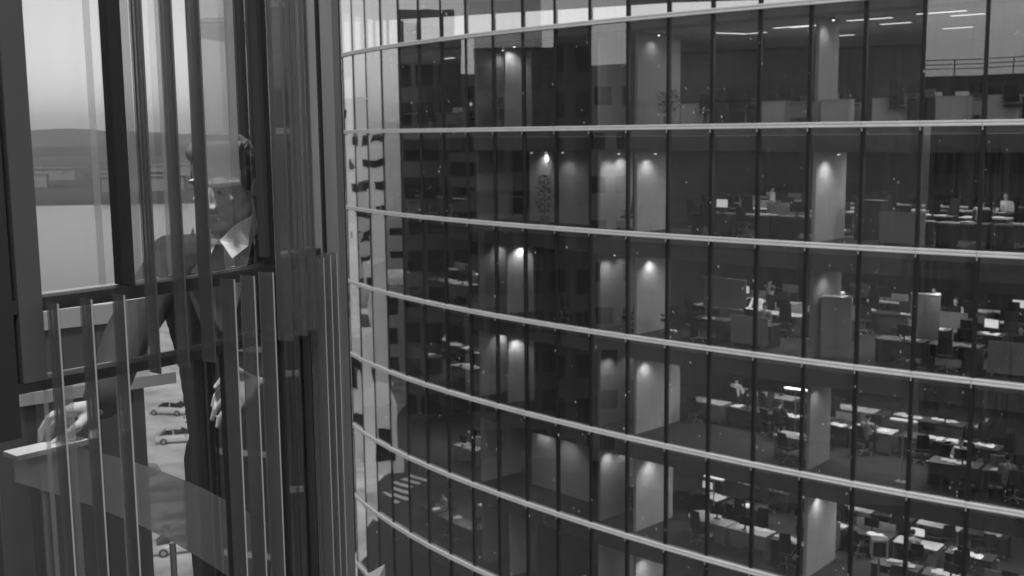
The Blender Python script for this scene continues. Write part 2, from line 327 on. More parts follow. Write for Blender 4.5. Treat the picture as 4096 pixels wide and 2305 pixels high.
for s in range(1, 8):
    zf, zc = zb(s)+0.012, zb(s-1)-(0.36 if s <= 1 else 0.78)-0.03
    b = MB()
    for i in range(0, 8): wall(b, i, 9.0, i+1, 9.0, zf, zc)
    for i in range(8, 12): wall(b, i, 4.6, i+1, 4.6, zf, zc)
    for i in range(12, 26): wall(b, i, 14.0, i+1, 14.0, zf, zc)
    wall(b, 1.2, 0.5, 1.2, 9.0, zf, zc); wall(b, 8, 4.6, 8, 9.0, zf, zc); wall(b, 12, 4.6, 12, 14, zf, zc)
    b.build('core_wall', M['core'], office)
    for k, d0, d1, nm in ((12, 0.5, 2.7, 'part'), (13, 0.5, 2.9, 'part'), (17, 0.5, 2.4, 'part'), (8, 0.5, 2.2, 'part'), (9.95, 0.6, 4.5, 'core')):
        if nm == 'core' and s in (2, 5): continue
        b = MB(); wall(b, k, d0, k, d1+rg.uniform(-.5, .4), zf, zc, 0.12); b.build('partition_wall', M[nm if nm == 'core' else rg.choice(('part', 'part', 'cityg', 'citym'))], office)
    if s <= 6:
        for k, d in ((14.5, 4.0), (16.0, 3.0), (17.6, 4.2), (19.2, 3.0), (20.6, 4.0), (15.5, 7.5), (18.2, 7.5), (4.5, 3.0), (6.5, 3.4)):
            p = fk(k, d); o = link('ceiling_fitting', FIT, office); o.location = (p.x, p.y, zc); o.rotation_euler = (0, 0, heading(k))
            l = bpy.data.objects.new('fitting_lamp', ROOM); COL.objects.link(l); l.parent = o; l.location = (0, 0, -0.05)
    for k, d in ((12.24, .95), (12.24, 1.85), (13.22, 1.0), (17.22, 1.0), (8.22, 1.3), (9.2, 1.0), (9.5, 2.0)):
        if (s, k) not in OFF: spot(k, d, zc, -0.25)
    if s in (2, 5):
        b = MB(); wall(b, 9.0, 1.9, 11.0, 1.9, zf, zc); b.build('partition_wall', M['part'], office); spot(9.5, 1.45, zc, 0); spot(10.3, 1.45, zc, 0); continue
    b = MB(); pts = [fk(9.0, 0.6)+inw(9)*1.25*math.sin(a)+tang(9)*0.55*(1-math.cos(a)) for a in [i*math.pi/2/8 for i in range(9)]]
    for i in range(8):
        m_ = (pts[i]+pts[i+1])/2; dd = pts[i+1]-pts[i]; b.box((m_.x, m_.y, (zf+zc)/2), (dd.length+0.02, 0.1, zc-zf), math.atan2(dd.y, dd.x))
    b.build('curved_wall', M['part'], office)

# ------------------------------------------------------------------ the slatted building on the left
SLP = [(-.910, 2.253), (-.863, 2.309), (-.817, 2.371), (-.768, 2.432), (-.722, 2.490), (-.679, 2.550), (-.643, 2.612), (-.611, 2.673), (-.580, 2.740), (-.552, 2.815), (-.530, 2.888), (-.516, 2.965), (-.508, 3.05), (-.500, 3.118), (-.494, 3.19)]
def sl(i):
    i = min(max(i, -3), 17.0)
    if i < 0: v = Vector(SLP[0])+(Vector(SLP[0])-Vector(SLP[1]))*(-i); return v
    if i >= 14: return Vector(SLP[14])+Vector((0.003, 0.075))*(i-14)
    a = int(i); return Vector(SLP[a]).lerp(Vector(SLP[a+1]), i-a)
def slt(i): return (sl(i+0.9)-sl(i-0.9)).normalized()
def sln(i): t = slt(i); return Vector((t.y, -t.x))          # outward, towards the court
tower = thing('slatted_building', 'building corner clad in grey vertical slats around a glazed gallery', 'building')
FL, CE = EYE-1.80, EYE+1.45
def curve(off, a=-2.2, b=16.0, n=40): return [sl(a+(b-a)*i/n)-sln(a+(b-a)*i/n)*off for i in range(n+1)]
back = [(-0.55, 4.6), (-0.80, 4.15), (-1.0, 3.95), (-1.75, 3.45)]
fpoly = [(p.x, p.y) for p in curve(0.14)]+back
b = MB(); b.prism(fpoly, FL-0.3, FL); b.build('floor_slab', M['slab'], tower)
b = MB(); b.prism(fpoly, CE, CE+0.3); b.build('ceiling', M['ceil'], tower)
b = MB(); b.prism(fpoly, 0.05, FL-0.31); b.build('lower_wall', M['darkwall'], tower)
b = MB(); b.prism(fpoly, CE+0.31, EYE+9); b.build('upper_wall', M['darkwall'], tower)
for i in range(15):                                         # slats: groups of three, hung high and low in turn
    low = (i//3) % 2 == 0; p, t, n = sl(i), slt(i), sln(i)
    z0, z1 = (EYE-3.4, EYE-0.33) if low else (EYE-0.513, EYE+2.2)
    b = MB(); c_ = p-n*0.0205
    b.box((c_.x, c_.y, (z0+z1)/2), (0.0045, 0.041, z1-z0), math.atan2(t.y, t.x)); sla = b.build('slat', M['fin'], tower)
    b = MB(); b.tube((p.x, p.y, z0), (p.x, p.y, z1), 0.0022, n=8); b.build('edge_bead', M['bead'], sla, True)
def rail(z, h, off, dep, a, bb, m, name):
    b = MB(); n_ = 40; pa, pb = curve(off, a, bb, n_), curve(off+dep, a, bb, n_)
    for i in range(n_):
        lo = [(pb[i].x, pb[i].y, z-h/2), (pa[i].x, pa[i].y, z-h/2), (pa[i+1].x, pa[i+1].y, z-h/2), (pb[i+1].x, pb[i+1].y, z-h/2)]
        b.hexa(lo, [(x, y, z+h/2) for x, y, _ in lo])
    return b.build(name, m, tower)
rail(EYE-0.335, 0.028, 0.052, 0.05, -2, 15.2, M['black'], 'transom'); rail(EYE-0.50, 0.022, 0.052, 0.05, -2, 15.2, M['black'], 'transom')
rail(EYE+1.0, 0.06, 0.052, 0.05, -2, 15.2, M['black'], 'transom'); rail(EYE-1.82, 0.12, 0.052, 0.06, -2, 15.2, M['black'], 'transom')
def post(i, wd, dep, z0, z1, m, off=0.05, name='mullion'):
    p, t, n = sl(i), slt(i), sln(i); c_ = p-n*(off+dep/2); b = MB(); b.box((c_.x, c_.y, (z0+z1)/2), (wd, dep, z1-z0), math.atan2(t.y, t.x)); return b.build(name, m, tower)
for i, wd, dep, z0, z1, m in ((-1.75, 0.12, 0.06, EYE-.60, EYE+1.5, 'black'), (-2.1, 0.06, 0.05, EYE-1.8, EYE-.602, 'darkwall'), (-.42, 0.05, 0.05, EYE-.49, EYE+1.4, 'dpost'), (2.7, 0.012, 0.06, EYE-.32, EYE+1.4, 'black'), (6.1, 0.006, 0.012, EYE-1.8, EYE-.5, 'black'),
                        (9.5, 0.016, 0.05, EYE-1.8, EYE+1.4, 'black'), (8.75, 0.018, 0.02, EYE-.3, EYE+1.4, 'darkwall')):
    post(i, wd, dep, z0, z1, M[m])
post(15.2, 0.10, 0.034, EYE-3.4, EYE+2.2, M['slat'], 0.0, 'corner_post'); post(15.25, 0.07, 0.012, EYE-3.4, EYE+2.2, M['black'], 0.035, 'joint'); post(15.2, 0.10, 0.022, EYE-3.4, EYE+2.2, M['post'], 0.048, 'corner_post'); post(15.25, 0.07, 0.008, EYE-3.4, EYE+2.2, M['black'], 0.071, 'joint'); post(15.2, 0.10, 0.03, EYE-3.4, EYE+2.2, M['post'], 0.080, 'corner_post')
cuts = [-1.5, 2.7, 6.05, 9.35, 12.3, 15.2]
for a, c in zip(cuts, cuts[1:]):                            # gallery panes behind the slats
    for z0, z1 in ((EYE-1.78, EYE-0.515), (EYE-0.485, EYE-0.355), (EYE-0.315, EYE+0.97)):
        pa, pc = sl(a)-sln(a)*0.08, sl(c)-sln(c)*0.08; t = (pc-pa).normalized(); n = Vector((-t.y, t.x)); pa = pa+t*0.004; pc = pc-t*0.004; b = MB()
        q, r_ = pa+n*0.008, pc+n*0.008
        vs = [(pa.x, pa.y, z0), (pc.x, pc.y, z0), (r_.x, r_.y, z0), (q.x, q.y, z0), (pa.x, pa.y, z1), (pc.x, pc.y, z1), (r_.x, r_.y, z1), (q.x, q.y, z1)]
        b.add(vs, [(0, 1, 5, 4)], 0); b.add(vs, [(3, 2, 1, 0), (4, 5, 6, 7), (1, 2, 6, 5), (2, 3, 7, 6), (3, 0, 4, 7)], 1)
        b.build('window_pane', [M['pane2'], M['inner']], tower)
# dark rear wall of the gallery, behind the right half
b = MB(); b.prism([(-0.862, 3.66), (-0.69, 4.75), (-0.75, 4.77), (-0.92, 3.68)], FL, CE); b.build('gallery_wall', M['darkwall'], tower)
# gallery furniture
t_ = thing('radiator_bench', 'long pale two-tier bench along the back of the gallery', 'bench', (0, 0, 0))
def slab3(b, a, c, dep, z0, z1, dz=0.0):
    a, c = Vector(a), Vector(c); t = (c-a).normalized(); n = Vector((-t.y, t.x)); q, r_ = a+n*dep, c+n*dep
    b.hexa([(a.x, a.y, z0), (c.x, c.y, z0+dz), (r_.x, r_.y, z0+dz), (q.x, q.y, z0)], [(a.x, a.y, z1), (c.x, c.y, z1+dz), (r_.x, r_.y, z1+dz), (q.x, q.y, z1)])
b = MB(); slab3(b, (-1.70, 2.80), (-1.10, 3.27), 0.10, EYE-0.53, EYE-0.475); b.build('top_shelf', M['carg'], t_)
b = MB(); slab3(b, (-1.70, 2.82), (-1.075, 3.298), 0.07, EYE-0.68, EYE-0.532); b.build('upper_panel', M['darkwall'], t_)
b = MB(); slab3(b, (-1.72, 2.66), (-0.985, 3.26), 0.13, EYE-0.715, EYE-0.682); b.build('lower_shelf', M['carg'], t_)
b = MB(); slab3(b, (-1.75, 2.66), (-1.065, 3.21), 0.08, FL, EYE-0.717); b.build('lower_panel', M['cabd'], t_)
t_ = thing('sloping_panel', 'pale translucent panel sloping down inside the glazing under the resting hand', 'panel', (0, 0, 0))
def lerp_(x, tab):
    for (a, u), (c, v) in zip(tab, tab[1:]):
        if x <= c: return u+(v-u)*(max(x, a)-a)/(c-a)
    return tab[-1][1]
TOPZ = [(-.7, -.662), (1.3, -.662), (1.8, -.685), (6.0, -.85), (15, -1.25)]; BOTZ = [(-.7, -.71), (1.5, -.80), (7, -1.09), (15, -1.6)]
def ribbon(name, m, o1, o2, a, c, tz, bz, n=36):
    b = MB(); vs = []; fs = []
    for q in range(n+1):
        i = a+(c-a)*q/n; p, nn = sl(i), sln(i)
        for o_, z in ((o1, bz(i)), (o2, bz(i)), (o2, tz(i)), (o1, tz(i))): vs.append((p.x-nn.x*o_, p.y-nn.y*o_, EYE+z))
    for q in range(n):
        for e in range(4): u = q*4+e; v = q*4+(e+1) % 4; fs.append((u, v, v+4, u+4))
    fs += [(3, 2, 1, 0), (n*4, n*4+1, n*4+2, n*4+3)]; b.add(vs, fs); return b.build(name, m, t_)
ribbon('panel', M['frost'], .125, .131, -.7, 14.0, lambda i: lerp_(i, TOPZ), lambda i: lerp_(i, BOTZ))
ribbon('handrail', M['cab'], .105, .165, -.75, 1.5, lambda i: -.650, lambda i: -.661)
b = MB()
for i in (0.2, 4.5, 9.0): p, nn = sl(i), sln(i); b.tube((p.x-nn.x*.14, p.y-nn.y*.14, FL), (p.x-nn.x*.14, p.y-nn.y*.14, EYE+lerp_(i, BOTZ)), .008)
b.build('stand', M['steel'], t_)
t_ = thing('streak_strips', 'pale translucent vertical blind strips hanging behind the glass before the man\'s arm', 'blind', (0, 0, 0))  # strips added to imitate pale reflection streaks across arm and lower glazing
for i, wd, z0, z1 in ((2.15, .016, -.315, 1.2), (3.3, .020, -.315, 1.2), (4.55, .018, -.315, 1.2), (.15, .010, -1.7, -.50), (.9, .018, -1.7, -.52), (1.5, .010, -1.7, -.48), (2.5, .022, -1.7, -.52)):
    p, tt, nn = sl(i), slt(i), sln(i); c_ = p-nn*.096; b = MB(); b.box((c_.x, c_.y, EYE+(z0+z1)/2), (wd, .0012, z1-z0), math.atan2(tt.y, tt.x)); b.build('strip', M['streak_film'], t_)
t_ = thing('dark_panel', 'dark panel closing the lower right of the gallery behind the slats', 'panel', (0, 0, 0))
ribbon('sheet', M['darkwall'], .098, .102, 9.7, 14.2, lambda i: -.52, lambda i: -1.78, 12)
for i in (10.2, 11.1, 12.0, 12.9): p, nn = sl(i), sln(i); b = MB(); b.box((p.x-nn.x*.093, p.y-nn.y*.093, EYE-1.15), (.008, .008, 1.24), 0.3); b.build('batten', M['dpost'], t_)
t_ = thing('roller_blind', 'pale sheer blind hanging in front of the man\'s hair, half lowered', 'blind', (0, 0, 0))
pa, pc = sl(6.7)-sln(6.7)*0.13, sl(8.95)-sln(8.95)*0.13
b = MB(); slab3(b, pa, pc, 0.0015, EYE-0.115, EYE+1.25); b.build('fabric', M['blind'], t_)
b = MB(); slab3(b, pa-Vector((0.004, 0.004)), pc+Vector((0.002, 0.004)), 0.006, EYE-0.124, EYE-0.114); b.build('bottom_bar', M['alu'], t_)

# ------------------------------------------------------------------ city across the court (seen in the panes) and in the gaps
def pane_mesh_small(wd, ht, winm='win'):
    b = MB(); b.box((0, -0.05, 0), (wd, 0.1, ht)); me = b.mesh('window'); me.materials.append(M[winm]); return me
def city(label, x, y, wd, dp, h, rz, wm, cols, rows, face=(0,), cat='building', wf=0.6, hf=0.55, name='city_building', roof='roofd', z0=0.0, winm='win'):
    """faces: 0 front (-y), 1 right (+x), 2 back, 3 left"""
    r_ = thing(name, label, cat, (x, y, z0), rz)
    b = MB(); b.box((0, 0, h/2), (wd, dp, h)); b.build('wall', M[wm], r_)
    b = MB(); b.box((0, 0, h+0.15), (wd-0.8, dp-0.8, 0.3)); b.build('roof', M[roof], r_)
    b = MB()
    for c_, d in (((0, -dp/2+0.15, h+0.4), (wd, 0.3, 0.8)), ((0, dp/2-0.15, h+0.4), (wd, 0.3, 0.8)), ((-wd/2+0.15, 0, h+0.4), (0.3, dp-0.6, 0.8)), ((wd/2-0.15, 0, h+0.4), (0.3, dp-0.6, 0.8))): b.box(c_, d)
    b.build('parapet', M[wm], r_)
    for f in face:
        L = wd if f in (0, 2) else dp; D = dp if f in (0, 2) else wd; me = pane_mesh_small(L/cols*wf, h/rows*hf, winm)
        for i in range(cols):
            for j in range(rows):
                u = (i+0.5)/cols*L-L/2; z = (j+0.5)/rows*h; a = f*math.pi/2
                o = link('window', me, r_); px, py = u, -D/2-0.01
                o.location = (px*math.cos(a)-py*math.sin(a), px*math.sin(a)+py*math.cos(a), z); o.rotation_euler = (0, 0, a)
    return r_
def toward(x, y, tx, ty): return math.atan2(tx-x, -(ty-y))       # turns the front (-y) towards tx,ty
city('pale four storey block with rows of small windows behind the road', -104, 158, 30, 22, 35, toward(-104, 158, -8, 56), 'cityp', 7, 9, wf=.45, hf=.4, roof='roofp')
city('grey apartment house with regular windows left of the pale block', -112, 122, 24, 18, 31, toward(-112, 122, -8, 56), 'cityp', 4, 9, wf=.45, hf=.3)
city('low white roofed hall beside the paved square', -86, 100, 22, 16, 11, toward(-86, 100, -8, 56), 'cityp', 5, 3, roof='roofp', wf=0.7)
city('dark brick block with a flat roof above the low hall', -112, 84, 26, 18, 37, toward(-112, 84, -6, 52), 'cityd', 7, 11)
city('small white kiosk building on the paved square', -46, 83, 13, 9, 5.5, toward(-46, 83, -7, 55), 'cityp', 4, 1, roof='roofp')
rc = random.Random(31); hue = 'white pale whitish light chalky plain'.split(); pos = 'front second third fourth fifth rearmost'.split()
for i, (az, ds) in enumerate(((-35, 130), (-39, 84), (-45, 50), (-49, 70), (-42, 104), (-53, 58))):
    x, y = -8+ds*math.sin(R(az)), 56+ds*math.cos(R(az))
    city(f"{hue[i]} low house, {pos[i]} of the row beyond the end of the curved facade", x, y, rc.uniform(5, 8), rc.uniform(5, 9), rc.uniform(5, 19), toward(x, y, -8, 56)+rc.uniform(-.5, .5), rc.choice(('cityp', 'cityp', 'cityg', 'citym')), rc.choice((2, 3)), rc.choice((2, 3, 4)), (0, 1), roof='roofp', name='low_house')
city('long white roofed market hall behind the kiosk', -62, 112, 18, 11, 7, toward(-62, 112, -8, 56), 'cityp', 6, 1, roof='roofp')
city('white stair tower at the edge of the paved square', -64, 92, 4, 4, 19, toward(-64, 92, -7, 55), 'cityp', 1, 5, roof='roofp')
city('charcoal office block facing the curved facade', -74, 77, 17.5, 16, 41.5, toward(-74, 77, -4, 50), 'cityd', 8, 11, wf=0.75)
rb = city('dark office block carrying a white box on its roof', -65.4, 52.6, 14, 16, 36.6, toward(-65.4, 52.6, 0, 44.5), 'cityd', 7, 10, wf=0.75)
b = MB(); b.box((0.95, -1.5, 43.7), (11.9, 14, 12.6)); b.build('roof_box', M['paint'], rb)
city('narrow dark stair block next to the white rooftop box', -60, 41.3, 5.0, 12, 38, toward(-60, 41.3, 2.3, 42), 'cityd', 2, 10)
city('tall dark office wing on the near side of the court', -48.6, 14.6, 37, 12, 62, toward(-48.6, 14.6, 7, 39), 'cityg', 6, 16, wf=0.985, hf=.34, winm='carg')
city('pale low block between the stair block and the tall wing', -62, 35.2, 7, 10, 35.0, toward(-62, 35.2, 3.5, 40.7), 'cityp', 3, 9, hf=.4)
lo = city('low dark wing with a railed flat roof', -31, -16, 26, 16, 33.0, toward(-31, -16, 14, 31.7), 'cityd', 9, 9, wf=0.7)
b = MB()
for z in (33.9+0.5, 33.9+0.85, 33.9+1.2): b.tube((-12.8, -7.8, z), (12.8, -7.8, z), 0.04, n=6)
for i in range(12): b.tube((-12.8+i*25.6/11, -7.8, 33.8), (-12.8+i*25.6/11, -7.8, 35.1), 0.05, n=6)
tag(b.build('railing', M['black'], lo), kind='stuff')
b = MB()
for i in range(9): b.box((-47+i*1.1, 71+i*0.35, 0.045), (0.55, 4.5, 0.008), 0.31)
tag(b.build('crossing_stripes', M['paint']), kind='structure')
rr = random.Random(9)
far_m = ['citym', 'carg', 'citym', 'cityd']
for i, (x, y) in enumerate(((-330, 820), (-300, 700), (-262, 880), (-235, 720), (-205, 640), (-390, 900), (-360, 690), (-175, 760))):
    r_ = thing('riverside_shed', f"{'pale grey grey dark pale grey grey dark'.split()[i]} shed, {ORD[i+1]} built along the far river bank", 'shed', (x, y, 0), rr.uniform(-.4, .4), 'sheds on the far river bank')
    b = MB(); b.box((0, 0, 4), (rr.uniform(30, 60), 16, 8)); b.build('wall', M[far_m[i % 4]], r_)
    b = MB(); b.box((0, 0, 8.4), (rr.uniform(34, 62), 18, 0.8)); b.build('roof', M['citym'], r_)

# ------------------------------------------------------------------ parked cars on the square
def make_car(label, paint, loc, rz):
    c = thing('parked_car', label, 'car', loc, rz, 'cars parked on the paved square')
    def loft(secs, name, m, parent, smooth=True):
        b = MB(); n = len(secs[0]); vs = [v for s_ in secs for v in s_]; fs = []
        for j in range(len(secs)-1):
            for i in range(n): a = j*n+i; a2 = j*n+(i+1) % n; fs.append((a, a2, a2+n, a+n))
        fs += [tuple(range(n-1, -1, -1)), tuple(range((len(secs)-1)*n, len(secs)*n))]; b.add(vs, fs)
        o = b.build(name, m, parent, smooth); return o
    def sec(x, w2, zl, zh, tw): return [(x, -w2, zl+.12), (x, -w2*1.02, (zl+zh)/2), (x, -w2*tw, zh), (x, w2*tw, zh), (x, w2*1.02, (zl+zh)/2), (x, w2, zl+.12), (x, w2*.8, zl), (x, -w2*.8, zl)]
    loft([sec(-2.2, .74, .34, .70, .85), sec(-2.05, .84, .22, .86, .9), sec(-1.2, .88, .2, .92, .94), sec(0.5, .89, .2, .93, .94), sec(1.2, .88, .2, .88, .92), sec(2.0, .82, .22, .74, .86), sec(2.2, .70, .34, .60, .8)], 'body', paint, c)
    cab = [(-1.75, .76, .90, .91), (-1.15, .72, .90, 1.36), (-0.2, .70, .92, 1.44), (0.35, .70, .92, 1.38), (1.15, .76, .88, .89)]
    loft([[(x, -w2, zl), (x, -w2*.84, zh), (x, w2*.84, zh), (x, w2, zl)] for x, w2, zl, zh in cab], 'cabin_glass', M['cargl'], c, False)
    b = MB(); b.hexa([(-1.12, -.60, 1.37), (.32, -.585, 1.395), (.32, .585, 1.395), (-1.12, .60, 1.37)], [(-1.0, -.54, 1.42), (.2, -.53, 1.455), (.2, .53, 1.455), (-1.0, .54, 1.42)]); b.build('roof', paint, c)
    for y in (-1, 1):
        b = MB(); b.hexa([(-.43, y*.70-.02, .9), (-.35, y*.70-.02, .9), (-.35, y*.70+.03, .9), (-.43, y*.70+.03, .9)], [(-.43, y*.605-.02, 1.4), (-.35, y*.605-.02, 1.4), (-.35, y*.605+.03, 1.4), (-.43, y*.605+.03, 1.4)]); b.build('pillar', paint, c)
        b = MB(); b.box((2.1, y*.58, .62), (.16, .26, .13)); b.build('headlight', M['lens'], c)
        b = MB(); b.box((.82, y*.97, .96), (.12, .2, .12)); b.build('mirror', paint, c)
        for x in (-1.32, 1.36):
            b = MB(); b.tube((x, y*.70, .32), (x, y*.90, .32), .32, n=18); wh = b.build('wheel', M['tyre'], c)
            b = MB(); b.tube((x, y*.895, .32), (x, y*.915, .32), .19, n=12); b.build('rim', M['steel'], wh)
    return c
make_car('white saloon parked across the square beyond the pale panel', M['carw'], (-33.2, 109.5, 0.02), R(12))
make_car('dark estate car partly hidden by the black gallery mullion', M['card'], (-29.2, 112, 0.02), R(18))
make_car('grey car parked in the middle of the paved square', M['carg'], (-28.6, 91.5, 0.02), R(8))
make_car('white car nearest the foot of the building on the square', M['carw'], (-24.3, 79.6, 0.02), R(20))
make_car('black car just right of the grey car on the square', M['card'], (-24.2, 90.0, 0.02), R(100))
make_car('silver car at the edge of the square below the mullion', M['carg'], (-22.8, 84.2, 0.02), R(95))

# ------------------------------------------------------------------ office furniture
def desk(name, label, top, leg):
    r_ = thing(name, label, 'desk', group='desks in the open offices')
    b = MB(); b.box((0, 0, .725), (1.5, .75, .03)); b.build('desktop', top, r_)
    for x in (-.71, .71): b = MB(); b.box((x, 0, .355), (.04, .7, .71)); b.build('leg', leg, r_)
    b = MB(); b.box((0, .28, .45), (1.36, .02, .45)); b.build('modesty_panel', leg, r_)
    b = MB(); b.box((.46, -.02, .34), (.40, .55, .6)); pd = b.build('drawer_unit', leg, r_)
    for z in (.18, .36, .54): b = MB(); b.box((.46, -.305, z), (.36, .02, .15)); b.build('drawer', leg, pd)
    return r_
DESKD = desk('office_desk', '', M['deskd'], M['deskd']); DESKP = desk('writing_desk', '', M['deskp'], M['steel'])
def chair(name, high):
    r_ = thing(name, '', 'chair', group='swivel chairs in the offices')
    b = MB(); b.box((0, 0, .47), (.48, .47, .08), taper=.92); b.build('seat', M['chair'], r_)
    b = MB(); hh = .72 if high else .48
    b.hexa([(-.22, -.24, .55), (.22, -.24, .55), (.22, -.19, .55), (-.22, -.19, .55)], [(-.19, -.34, .55+hh), (.19, -.34, .55+hh), (.19, -.29, .55+hh), (-.19, -.29, .55+hh)]); b.build('backrest', M['chair'], r_)
    b = MB(); b.tube((0, 0, .1), (0, 0, .43), .03, .025); b.build('column', M['steel'], r_)
    b = MB()
    for i in range(5): a = i*math.tau/5; b.tube((0, 0, .11), (.3*math.cos(a), .3*math.sin(a), .06), .025, .015, 6); b.ball((.3*math.cos(a), .3*math.sin(a), .035), .035, 6, 4)
    b.build('star_base', M['steel'], r_)
    for x in (-.27, .27): b = MB(); b.box((x, .02, .68), (.05, .28, .03)); b.tube((x, .02, .5), (x, .02, .67), .014, n=6); b.build('armrest', M['chair'], r_)
    return r_
CHH, CHL = chair('executive_chair', True), chair('swivel_chair', False)
def monitor(name, lit):
    r_ = thing(name, '', 'monitor', group='monitors on the desks')
    b = MB(); b.box((0, 0, .32), (.50, .035, .31)); b.build('casing', M['chair'], r_)
    b = MB(); b.box((0, -.0195, .325), (.46, .003, .27)); b.build('screen', M['monlit'] if lit else M['screen'], r_)
    b = MB(); b.box((0, .02, .09), (.05, .03, .18)); b.box((0, .02, .008), (.22, .16, .016)); b.build('stand', M['chair'], r_)
    return r_
MOD, MOL = monitor('computer_monitor', False), monitor('lit_monitor', True)
def papers(name, seed, n, spread):
    rr = random.Random(seed); b = MB()
    for i in range(n):
        b.box((rr.uniform(-spread, spread), rr.uniform(-.12, .12), .003+.004*i), (.21, .297, .003), rr.uniform(-1, 1))
    o = b.build(name, M['paper']); return tag(o, '', 'papers', 'papers lying on the desks')
PAP = [papers('loose_papers', 1, 5, .25), papers('paper_pile', 2, 9, .06), papers('spread_papers', 3, 8, .42)]
def cabinet(name, m, wd, dp, h):
    r_ = thing(name, '', 'cabinet'); b = MB(); b.box((0, 0, h/2), (wd, dp, h)); b.build('carcass', m, r_)
    b = MB(); b.box((0, 0, h+.012), (wd+.03, dp+.03, .02)); b.build('top', m, r_)
    n = 2
    for i in range(n): b = MB(); b.box(((i-.5)*wd/n, -dp/2-.011, h/2), (wd/n-.02, .018, h-.08)); d_ = b.build('door', m, r_); b = MB(); b.tube(((i-.5)*wd/n+(.12 if i == 0 else -.12)*wd, -dp/2-.04, h*.5-.06), ((i-.5)*wd/n+(.12 if i == 0 else -.12)*wd, -dp/2-.04, h*.5+.06), .008, n=6); b.build('handle', M['steel'], d_)
    return r_
CAB, CABT, CABD = cabinet('low_cabinet', M['cab'], .9, .42, .75), cabinet('tall_cupboard', M['carg'], .9, .45, 1.95), cabinet('filing_cabinet', M['cabd'], .9, .5, 1.25)
def lamp():
    r_ = thing('floor_lamp', '', 'lamp', group='floor standing lamps in the offices'); b = MB(); n = 24
    pr = [(-.30, -.14), (.30, -.14)]; pts = []
    for i in range(n):
        a = i*math.tau/n; pts.append((.30*(1 if math.cos(a) > 0 else -1)+.14*math.cos(a), .14*math.sin(a)))
    b.prism(pts, 1.93, 1.985); h_ = b.build('head', M['cab'], r_); b = MB(); b.prism([(x*.97, y*.94) for x, y in pts], 1.987, 1.995); b.build('diffuser', M['uplight'], h_)
    b = MB(); b.tube((0, 0, .02), (0, 0, 1.93), .022); b.build('pole', M['steel'], r_)
    b = MB(); b.box((0, 0, .012), (.34, .3, .024)); b.build('base', M['steel'], r_); return r_
LAMP = lamp()
def plant(name, h, seed, cat='plant'):
    rr = random.Random(seed); r_ = thing(name, '', cat, group='potted plants in the offices'); b = MB(); b.tube((0, 0, 0), (0, 0, .35), .14, .19, 14); b.build('pot', M['pot'], r_)
    b = MB(); b.tube((0, 0, .3), (0.03, 0, h*.8), .018, .01, 6); b.build('stem', M['deskd'], r_); b = MB()
    for i in range(420):
        z = .45+(h-.45)*rr.random()**.8; a = rr.uniform(0, math.tau); q = .34*math.sin(math.pi*min(1, (z-.35)/(h-.2)))+.06; rad = q*rr.random()**.5
        p = Vector((rad*math.cos(a), rad*math.sin(a), z)); d = Vector((math.cos(a), math.sin(a), rr.uniform(-.5, .6))).normalized(); s_ = d.cross(Vector((0, 0, 1))).normalized()*.035
        L = rr.uniform(.14, .26); b.add([p, p+d*L*.5+s_, p+d*L, p+d*L*.5-s_], [(0, 1, 2, 3)])
    b.build('foliage', M['leaf'], r_); return r_
PLA, PLB = plant('potted_tree', 1.9, 5), plant('potted_shrub', 1.2, 6)
def screen_panel(name, m, wd, h):
    r_ = thing(name, '', 'desk screen', group='upright screens between the desks'); b = MB(); b.box((0, 0, h/2+.08), (wd, .04, h)); b.build('panel', m, r_)
    for x in (-wd*.4, wd*.4): b = MB(); b.box((x, 0, .04), (.05, .3, .08)); b.build('foot', M['steel'], r_)
    return r_
SCR = screen_panel('desk_screen', M['citym'], 1.4, .95)
def where(s, k, extra=''):
    return f"{ORD[s]} full storey down, {ORD[21-int(math.floor(k))]} pane from right" + ((' ' + extra) if extra else '')
def place(proto, s, k, d, rot, label, z=0.0, dx=0.0, dy=0.0, group=None):
    p = fk(k, d); a = heading(k)+rot; p = p+Vector((math.cos(a), math.sin(a)))*dx+Vector((-math.sin(a), math.cos(a)))*dy
    return put(proto, USED, (p.x, p.y, zb(s)+0.012+z), a, label, group)
DEEP = ['by the glass', 'one row in', 'two rows in', 'three rows in', 'at the back']
rf = random.Random(21)
rows = {1: [1.2, 2.9, 4.6], 2: [1.5, 3.9, 6.3, 8.8], 3: [1.5, 3.9, 6.3, 8.6], 4: [1.6, 4.0, 6.4], 5: [1.7, 4.0, 6.3], 6: [1.7, 4.0]}
SEATS = []
